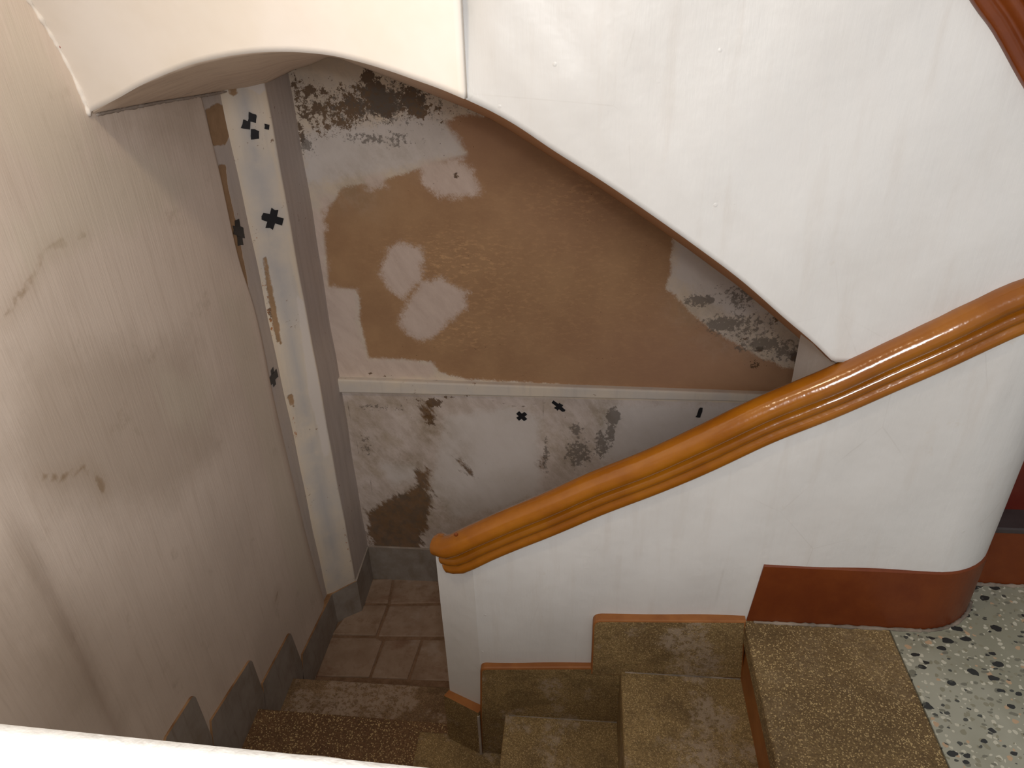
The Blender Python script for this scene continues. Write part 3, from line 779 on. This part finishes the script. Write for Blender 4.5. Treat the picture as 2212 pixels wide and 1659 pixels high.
# fascia under the corner landing: ruled from the left wall to the string, flaring towards the viewer at the left
A0, A1 = np.array([XP-0.004, 1.356]), np.array([xa, YU-0.012])
def fy(x, z):
    t = (x-A0[0])/(A1[0]-A0[0]); d = max(0.0, z-0.979)
    fl_ = (0.087*d+1.43*d*d) if d < 0.25 else (0.087*.25+1.43*.0625+(0.087+2.86*.25)*(d-.25))
    return A0[1]+(A1[1]-A0[1])*t - max(0.0, 1-t)**1.5*fl_
fas_px = [(200, 246), (250, 215), (300, 187), (360, 160), (420, 138), (480, 124), (540, 115), (600, 112), (660, 114), (720, 121), (780, 135), (840, 153), (900, 174), (950, 192), (1005, 214)]
fb = []
for q in fas_px:
    lo_, hi_ = 0.6, 2.0
    for _ in range(50):
        m_ = (lo_+hi_)/2; p = CAM+ray(*q)*m_
        if p[1] < fy(p[0], p[2]): lo_ = m_
        else: hi_ = m_
    fb.append(p)
fb = np.array(fb); fb[0, 0] = XP-0.004; fb[-1, 0] = xa
fz = interp(fb[:, 0], fb[:, 2])
def fas_fn(x, t):
    lo = fz(x); z = lo+(1.75-lo)*t
    w = (0.0015*math.sin(13*x+9*z)+0.001*math.sin(31*x-12*z))*min(1, t*8)
    return (x, fy(x, z)+w, z)
fa = grid('fascia', np.linspace(XP-0.004, xa, 80), tt, fas_fn, CREAM, up)
tag(fa, 'cream curved fascia with arched lower edge meeting the left wall')
fix_dir(fa, (0, -1, 0))
so = fa.modifiers.new('solid', 'SOLIDIFY'); so.thickness = 0.012; so.offset = -1

# soffit: from the front edge back to the left wall, the pier and the back wall
fr, bk = [], []
front_pairs = [((200, 246), ('L', (201, 246))), ((250, 215), ('L', (260, 234))), ((300, 187), ('L', (340, 219))), ((360, 160), ('L', (420, 207))), ((420, 138), ('L', (490, 196))),
    ((480, 124), ('P', (535, 188))), ((540, 115), ('P', (577, 178))), ((600, 112), ('B', (632, 152))), ((640, 113), ('B', (670, 140))), ((680, 116), ('B', (710, 123))), ((720, 121), ('B', (735, 127))),
    ((780, 135), ('B', (785, 146))), ((840, 153), ('B', (845, 169))), ((900, 174), ('B', (905, 193))), ((950, 192), ('B', (955, 213))), ((1005, 214), ('B', (1008, 234))),
    ((1060, 240), ('B', (1058, 256))), ((1100, 262), ('B', (1096, 278))), ((1200, 328), ('B', (1194, 341))), ((1300, 391), ('B', (1294, 405))), ((1400, 459), ('B', (1394, 473))),
    ((1500, 530), ('B', (1493, 543))), ((1600, 605), ('B', (1593, 617))), ((1700, 692), ('B', (1693, 702))), ((1760, 743), ('B', (1752, 753))), ((1800, 782), ('B', (1775, 800)))]
for q, (kind, qb) in front_pairs:
    if q[0] <= 1005: p = np.array([fb[:, 0][0], 0, 0]) if False else None
    if q[0] < 1005:
        lo_, hi_ = 0.6, 2.0
        for _ in range(50):
            m_ = (lo_+hi_)/2; p = CAM+ray(*q)*m_
            if p[1] < fy(p[0], p[2]): lo_ = m_
            else: hi_ = m_
    else: p = ony(YU, q)
    fr.append(p+np.array([0, 0.004, 0.002]))
    if kind == 'L': b = onx(XB if qb[0] > 440 else XP, qb); b = b + (b-CAM)/np.linalg.norm(b-CAM)*0.0
    elif kind == 'P':
        x, z = pier_uz(qb); b = np.array([x, 1.917+(x-XB)/(0.092)*0.067, z])
    else: b = ony(YB, qb)
    bk.append(b)
v, f, al = [], [], []
M_ = 14
for i, (a, b) in enumerate(zip(fr, bk)):
    for j in range(M_+1):
        t = j/M_*1.02
        p = a+(b-a)*t
        v.append(p); al.append(front_pairs[i][0][0]/1800.0)
for i in range(len(fr)-1):
    for j in range(M_): f.append((i*(M_+1)+j, i*(M_+1)+j+1, (i+1)*(M_+1)+j+1, (i+1)*(M_+1)+j))
sf = pydata('soffit', v, f, SOFFIT, up, smooth=True)
set_attr(sf, 'along', al)
fix_dir(sf, (0, -0.2, -1))
so = sf.modifiers.new('solid', 'SOLIDIFY'); so.thickness = 0.01; so.offset = -1
tag(sf, 'dull brown underside')
# crumbly plaster beads in the joints of fascia, soffit and left wall
def bead(pts, r, mat, seed=1, parent=None):
    rnd = random.Random(seed); v, f = [], []
    pts = [np.array(p, float) for p in pts]
    out = []
    for a, b in zip(pts[:-1], pts[1:]):
        m = max(2, int(np.linalg.norm(b-a)/0.006))
        out += [a+(b-a)*i/m for i in range(m)]
    out.append(pts[-1]); K = 6
    for i, p in enumerate(out):
        t = out[min(i+1, len(out)-1)]-out[max(i-1, 0)]; t /= np.linalg.norm(t)
        u = np.cross(t, [0.3, 0.5, 0.8]); u /= np.linalg.norm(u); w = np.cross(t, u)
        rr_ = r*rnd.uniform(0.55, 1.25)
        for k in range(K):
            a = 2*math.pi*k/K; v.append(p+(u*math.cos(a)+w*math.sin(a))*rr_*rnd.uniform(0.85, 1.15))
    for i in range(len(out)-1):
        for k in range(K): f.append((i*K+k, i*K+(k+1) % K, (i+1)*K+(k+1) % K, (i+1)*K+k))
    f.append(list(range(K))); f.append([(len(out)-1)*K+k for k in range(K)])
    return recalc(pydata('plaster_bead', v, f, mat, parent or up, smooth=True))
bead([(XP+0.001, fy(XP, z)-0.002, z) for z in np.linspace(0.975, 1.7, 30)], 0.0045, CREAM, 3)
bead([onx(XP, q)+np.array([0.001, 0, -0.001]) for q in ((206, 247), (260, 236), (340, 221), (420, 208), (488, 197))], 0.0032, GROUT, 4)
q_ = onx(XP, (128, 97)); bm = bmesh.new(); bmesh.ops.create_icosphere(bm, subdivisions=2, radius=0.006)
for vv in bm.verts: vv.co = Vector(vv.co)*random.uniform(0.7, 1.2)+Vector((q_[0]+0.004, q_[1]-0.002, q_[2]))
me = bpy.data.meshes.new('rust_spot'); bm.to_mesh(me); bm.free()
tag(link('rust_spot', me, mat_paint('rust_red', srgb(170, 60, 34), srgb(130, 44, 28), 0.6), up), 'small rust-red spot in the joint')
DIRT = mat_paint('dirty_grout', srgb(150, 136, 122), srgb(92, 84, 76), 0.8)
bead([(x, y, 0.001) for x, y in [(a+(0 if i < 12 else (a-cx)/rr*0.003), b-0.003 if i < 12 else b+(b-cy)/rr*0.003) for i, (a, b) in enumerate(pl[:-6])]], 0.0042, DIRT, 8, bb)
bead([(0.845, 1.259, 0.001), (1.2, 1.260, 0.001), (1.9, 1.259, 0.001)], 0.005, DIRT, 9)
bead([(X2+0.01, YS-0.001, Z1), (X1+0.01, YS-0.001, Z1)], 0.0022, DIRT, 10, st)
bead([(X3+0.01, YS-0.001, Z2), (X2+0.01, YS-0.001, Z2)], 0.0018, DIRT, 11, st)
# first steps of the upper flight, right of the newel
box('riser', (0.80, 1.262, 0.0), (1.95, 1.29, 0.157), RED, up)
box('tread', (0.80, 1.253, 0.152), (1.95, 1.345, 0.166), DARK, up, bevel=0.003)
box('riser', (0.80, 1.316, 0.166), (1.95, 1.345, 0.325), REDDARK, up)
box('tread', (0.80, 1.305, 0.322), (1.95, 1.60, 0.336), DARK, up, bevel=0.003)
box('riser', (0.80, 1.59, 0.30), (1.95, 1.62, 0.50), REDDARK, up)
box('tread', (0.80, 1.58, 0.498), (1.95, 2.16, 0.512), DARK, up, bevel=0.003)

# ------------------------------------------------------------------ handrail
hr = empty('handrail', (0.2, YW, 0.3))
tag(hr, 'glossy orange-brown moulded handrail capping the white parapet', 'handrail')
prof = [(-0.03, 0.0), (0.010, 0.0), (0.013, 0.003), (0.0145, 0.010), (0.013, 0.016), (0.010, 0.019), (0.0095, 0.0215), (0.0115, 0.024), (0.0165, 0.028), (0.018, 0.0335),
        (0.0165, 0.039), (0.012, 0.0425), (0.007, 0.0445), (0.0065, 0.0465), (0.012, 0.048), (0.021, 0.0525), (0.028, 0.059), (0.031, 0.067), (0.0295, 0.0755), (0.0245, 0.083),
        (0.016, 0.089), (0.006, 0.0915), (-0.005, 0.0905), (-0.015, 0.086), (-0.023, 0.0785), (-0.027, 0.069), (-0.028, 0.05), (-0.03, 0.02)]
def sweep(name, path, mat, parent, prof=prof, cap_start=True, cap_end=True, flip=1, shrink=0.016):
    """path: list of 3-D points of the rail's lower wall line"""
    path = [np.array(p, float) for p in path]; rings = []
    n = len(path)
    for i, p in enumerate(path):
        t = path[min(i+1, n-1)]-path[max(i-1, 0)]; t /= np.linalg.norm(t)
        h = np.array([t[0], t[1], 0]); h /= np.linalg.norm(h)
        out = np.array([h[1], -h[0], 0])*flip
        upd = np.cross(out, t)*flip; upd *= np.sign(upd[2])
        rings.append((p, out, upd, t))
    v, f = [], []
    K = len(prof)
    def ring(p, out, upd, off=0.0, inset=0.0, t=None):
        c = np.array([sum(a for a, b in prof)/K, sum(b for a, b in prof)/K])
        for (a, b) in prof:
            s = 1-inset
            a2, b2 = c[0]+(a-c[0])*(1-inset*0.45), c[1]+(b-c[1])*s
            v.append(p+out*a2+upd*b2+(t*off if t is not None else 0))
    seq = []
    if cap_start:
        for k in range(5, 0, -1):
            th = k/5*math.pi/2
            seq.append((rings[0], -shrink*math.sin(th), (1-math.cos(th))*0.28))
    for r_ in rings: seq.append((r_, 0.0, 0.0))
    if cap_end:
        for k in range(1, 6):
            th = k/5*math.pi/2
            seq.append((rings[-1], shrink*math.sin(th), (1-math.cos(th))*0.28))
    for (r_, off, ins) in seq: ring(r_[0], r_[1], r_[2], off, ins, r_[3])
    n = len(seq)
    for i in range(n-1):
        for k in range(K): f.append((i*K+k, i*K+(k+1) % K, (i+1)*K+(k+1) % K, (i+1)*K+k))
    f.append(list(range(K))); f.append([(n-1)*K+k for k in range(K)])
    return recalc(pydata(name, v, f, mat, parent, smooth=True))
path = [(-0.264, 1.1420, rail_z(-0.282)), (-0.250, 1.1345, rail_z(-0.264)), (-0.229, 1.1290, rail_z(-0.237)), (-0.205, YW, rail_z(-0.205))]
for x in np.linspace(-0.17, 0.70, 60): path.append((x, YW+0.0006*math.sin(40*x), rail_z(x)+0.0010*math.sin(23*x)))
zc = rail_z(0.70)
for a in np.linspace(0.12, 2.6, 16): path.append((cx+rr*math.sin(a), cy-rr*math.cos(a), zc+0.085*a*0.72))
lr = sweep('lower_rail', path, ORANGE, hr, shrink=0.003)
q_ = ony(YW-0.024, (985, 1155)); bm = bmesh.new(); bmesh.ops.create_uvsphere(bm, u_segments=10, v_segments=6, radius=0.0045)
for vv in bm.verts: vv.co = Vector((q_[0]+vv.co.x, q_[1]+vv.co.y*0.6, q_[2]+vv.co.z))
me = bpy.data.meshes.new('nail_head'); bm.to_mesh(me); bm.free(); link('nail_head', me, SHADED_RAIL_AND_NAIL, hr)
ub = [ony(YW-0.01, q)[[0, 2]] for q in ((2100, 0), (2150, 72), (2212, 183))]
uppath = [(ub[0][0]-0.22, YW, ub[0][1]+0.22), (ub[0][0]-0.1, YW, ub[0][1]+0.11)] + [(a, YW, b) for a, b in ub] + [(0.64, YW, ub[2][1]-0.06), (0.70, YW, ub[2][1]-0.115), (0.75, YW, ub[2][1]-0.165), (0.79, YW, ub[2][1]-0.215), (0.815, YW, ub[2][1]-0.27)]
xs_ = interp(range(len(uppath)), [p[0] for p in uppath]); ys_ = interp(range(len(uppath)), [p[1] for p in uppath]); zs_ = interp(range(len(uppath)), [p[2] for p in uppath])
ur = sweep('upper_rail', [(xs_(t), YW if xs_(t) < cx else cy-math.sqrt(rr*rr-(xs_(t)-cx)**2), zs_(t)) for t in np.linspace(0, len(uppath)-1, 40)], SHADED_RAIL_AND_NAIL, hr)
tag(ur, 'upper length of the rail, its paint darkened to stand in for shade')

# ------------------------------------------------------------------ crosses of black tape stuck on the walls
def tape_cross(c, u, w, nrm, strips, label):
    """strips: list of (polygon in (u,w) metres)"""
    c, u, w, nrm = (np.array(a, float) for a in (c, u, w, nrm))
    t = empty('tape_cross', c); tag(t, label, 'tape cross', 'black tape crosses on the walls')
    for k, poly in enumerate(strips):
        base = 0.0003+0.0007*k
        prism('tape_strip', [c+u*a+w*b+nrm*base for a, b in poly], nrm*0.0007, TAPE, t)
    return t
def strip(L, W, ang, jag=0.12, off=(0, 0), seed=0):
    rnd = random.Random(seed); ca, sa = math.cos(math.radians(ang)), math.sin(math.radians(ang))
    pts = []
    for (a, b) in [(-.5, -.5), (-.15, -.5), (.2, -.5), (.5, -.5), (.5, 0), (.5, .5), (.15, .5), (-.2, .5), (-.5, .5), (-.5, 0)]:
        a2 = a*L+rnd.uniform(-1, 1)*jag*W*(1 if abs(a) == .5 else .2); b2 = b*W+rnd.uniform(-1, 1)*jag*W*0.4
        pts.append((a2*ca-b2*sa+off[0], a2*sa+b2*ca+off[1]))
    return pts
pu = np.array([-0.829-XB, 0.067, 0]); pu /= np.linalg.norm(pu); pn = np.array([pu[1], -pu[0], 0])
def pier_pt(q):
    x, z = pier_uz(q); return np.array([x, 1.917+(x-XB)/0.092*0.067, z])+pn*0.004
ZV = (0, 0, 1)
tape_cross(pier_pt((587, 472)), pu, ZV, pn, [strip(.056, .021, 64, seed=1), strip(.060, .021, -26, seed=2)], 'whole black tape cross on the middle of the corner pier')
tape_cross(pier_pt((551, 271)), pu, ZV, pn, [strip(.022, .020, 75, off=(-.004, .021), seed=3), strip(.020, .021, -20, off=(-.024, .006), seed=4), strip(.022, .022, 80, off=(-.006, -.021), seed=5), strip(.013, .013, -20, off=(.028, -.006), seed=6)], 'torn black tape cross with its centre ripped away, at the top of the corner pier')
wx = XB+0.001
tape_cross(onx(wx, (515, 500)), (0, 1, 0), ZV, (1, 0, 0), [strip(.075, .028, 82, .25, seed=7), strip(.055, .026, -25, .3, seed=8)], 'crumpled black tape cross beside the bare brown strip, left of the pier')
tape_cross(onx(wx, (590, 815)), (0, 1, 0), ZV, (1, 0, 0), [strip(.055, .020, 84, .12, seed=9), strip(.062, .026, -3, .15, seed=10)], 'lowest black tape cross on the recessed strip left of the pier')
tape_cross(ony(YB-0.001, (1127, 899)), (1, 0, 0), ZV, (0, -1, 0), [strip(.040, .015, 42, .1, seed=11), strip(.040, .015, -48, .1, seed=12)], 'small black tape cross leaning like an X below the ledge on the back wall')
tape_cross(ony(YB-0.001, (1207, 878)), (1, 0, 0), ZV, (0, -1, 0), [strip(.052, .013, -42, .35, seed=13), strip(.028, .016, 50, .2, seed=14)], 'ragged black tape cross just under the ledge on the back wall')
tape_cross(ony(YB-0.001, (1510, 893)), (1, 0, 0), ZV, (0, -1, 0), [strip(.040, .013, 80, .4, seed=15)], 'single curled scrap of dark tape just above the handrail on the back wall')
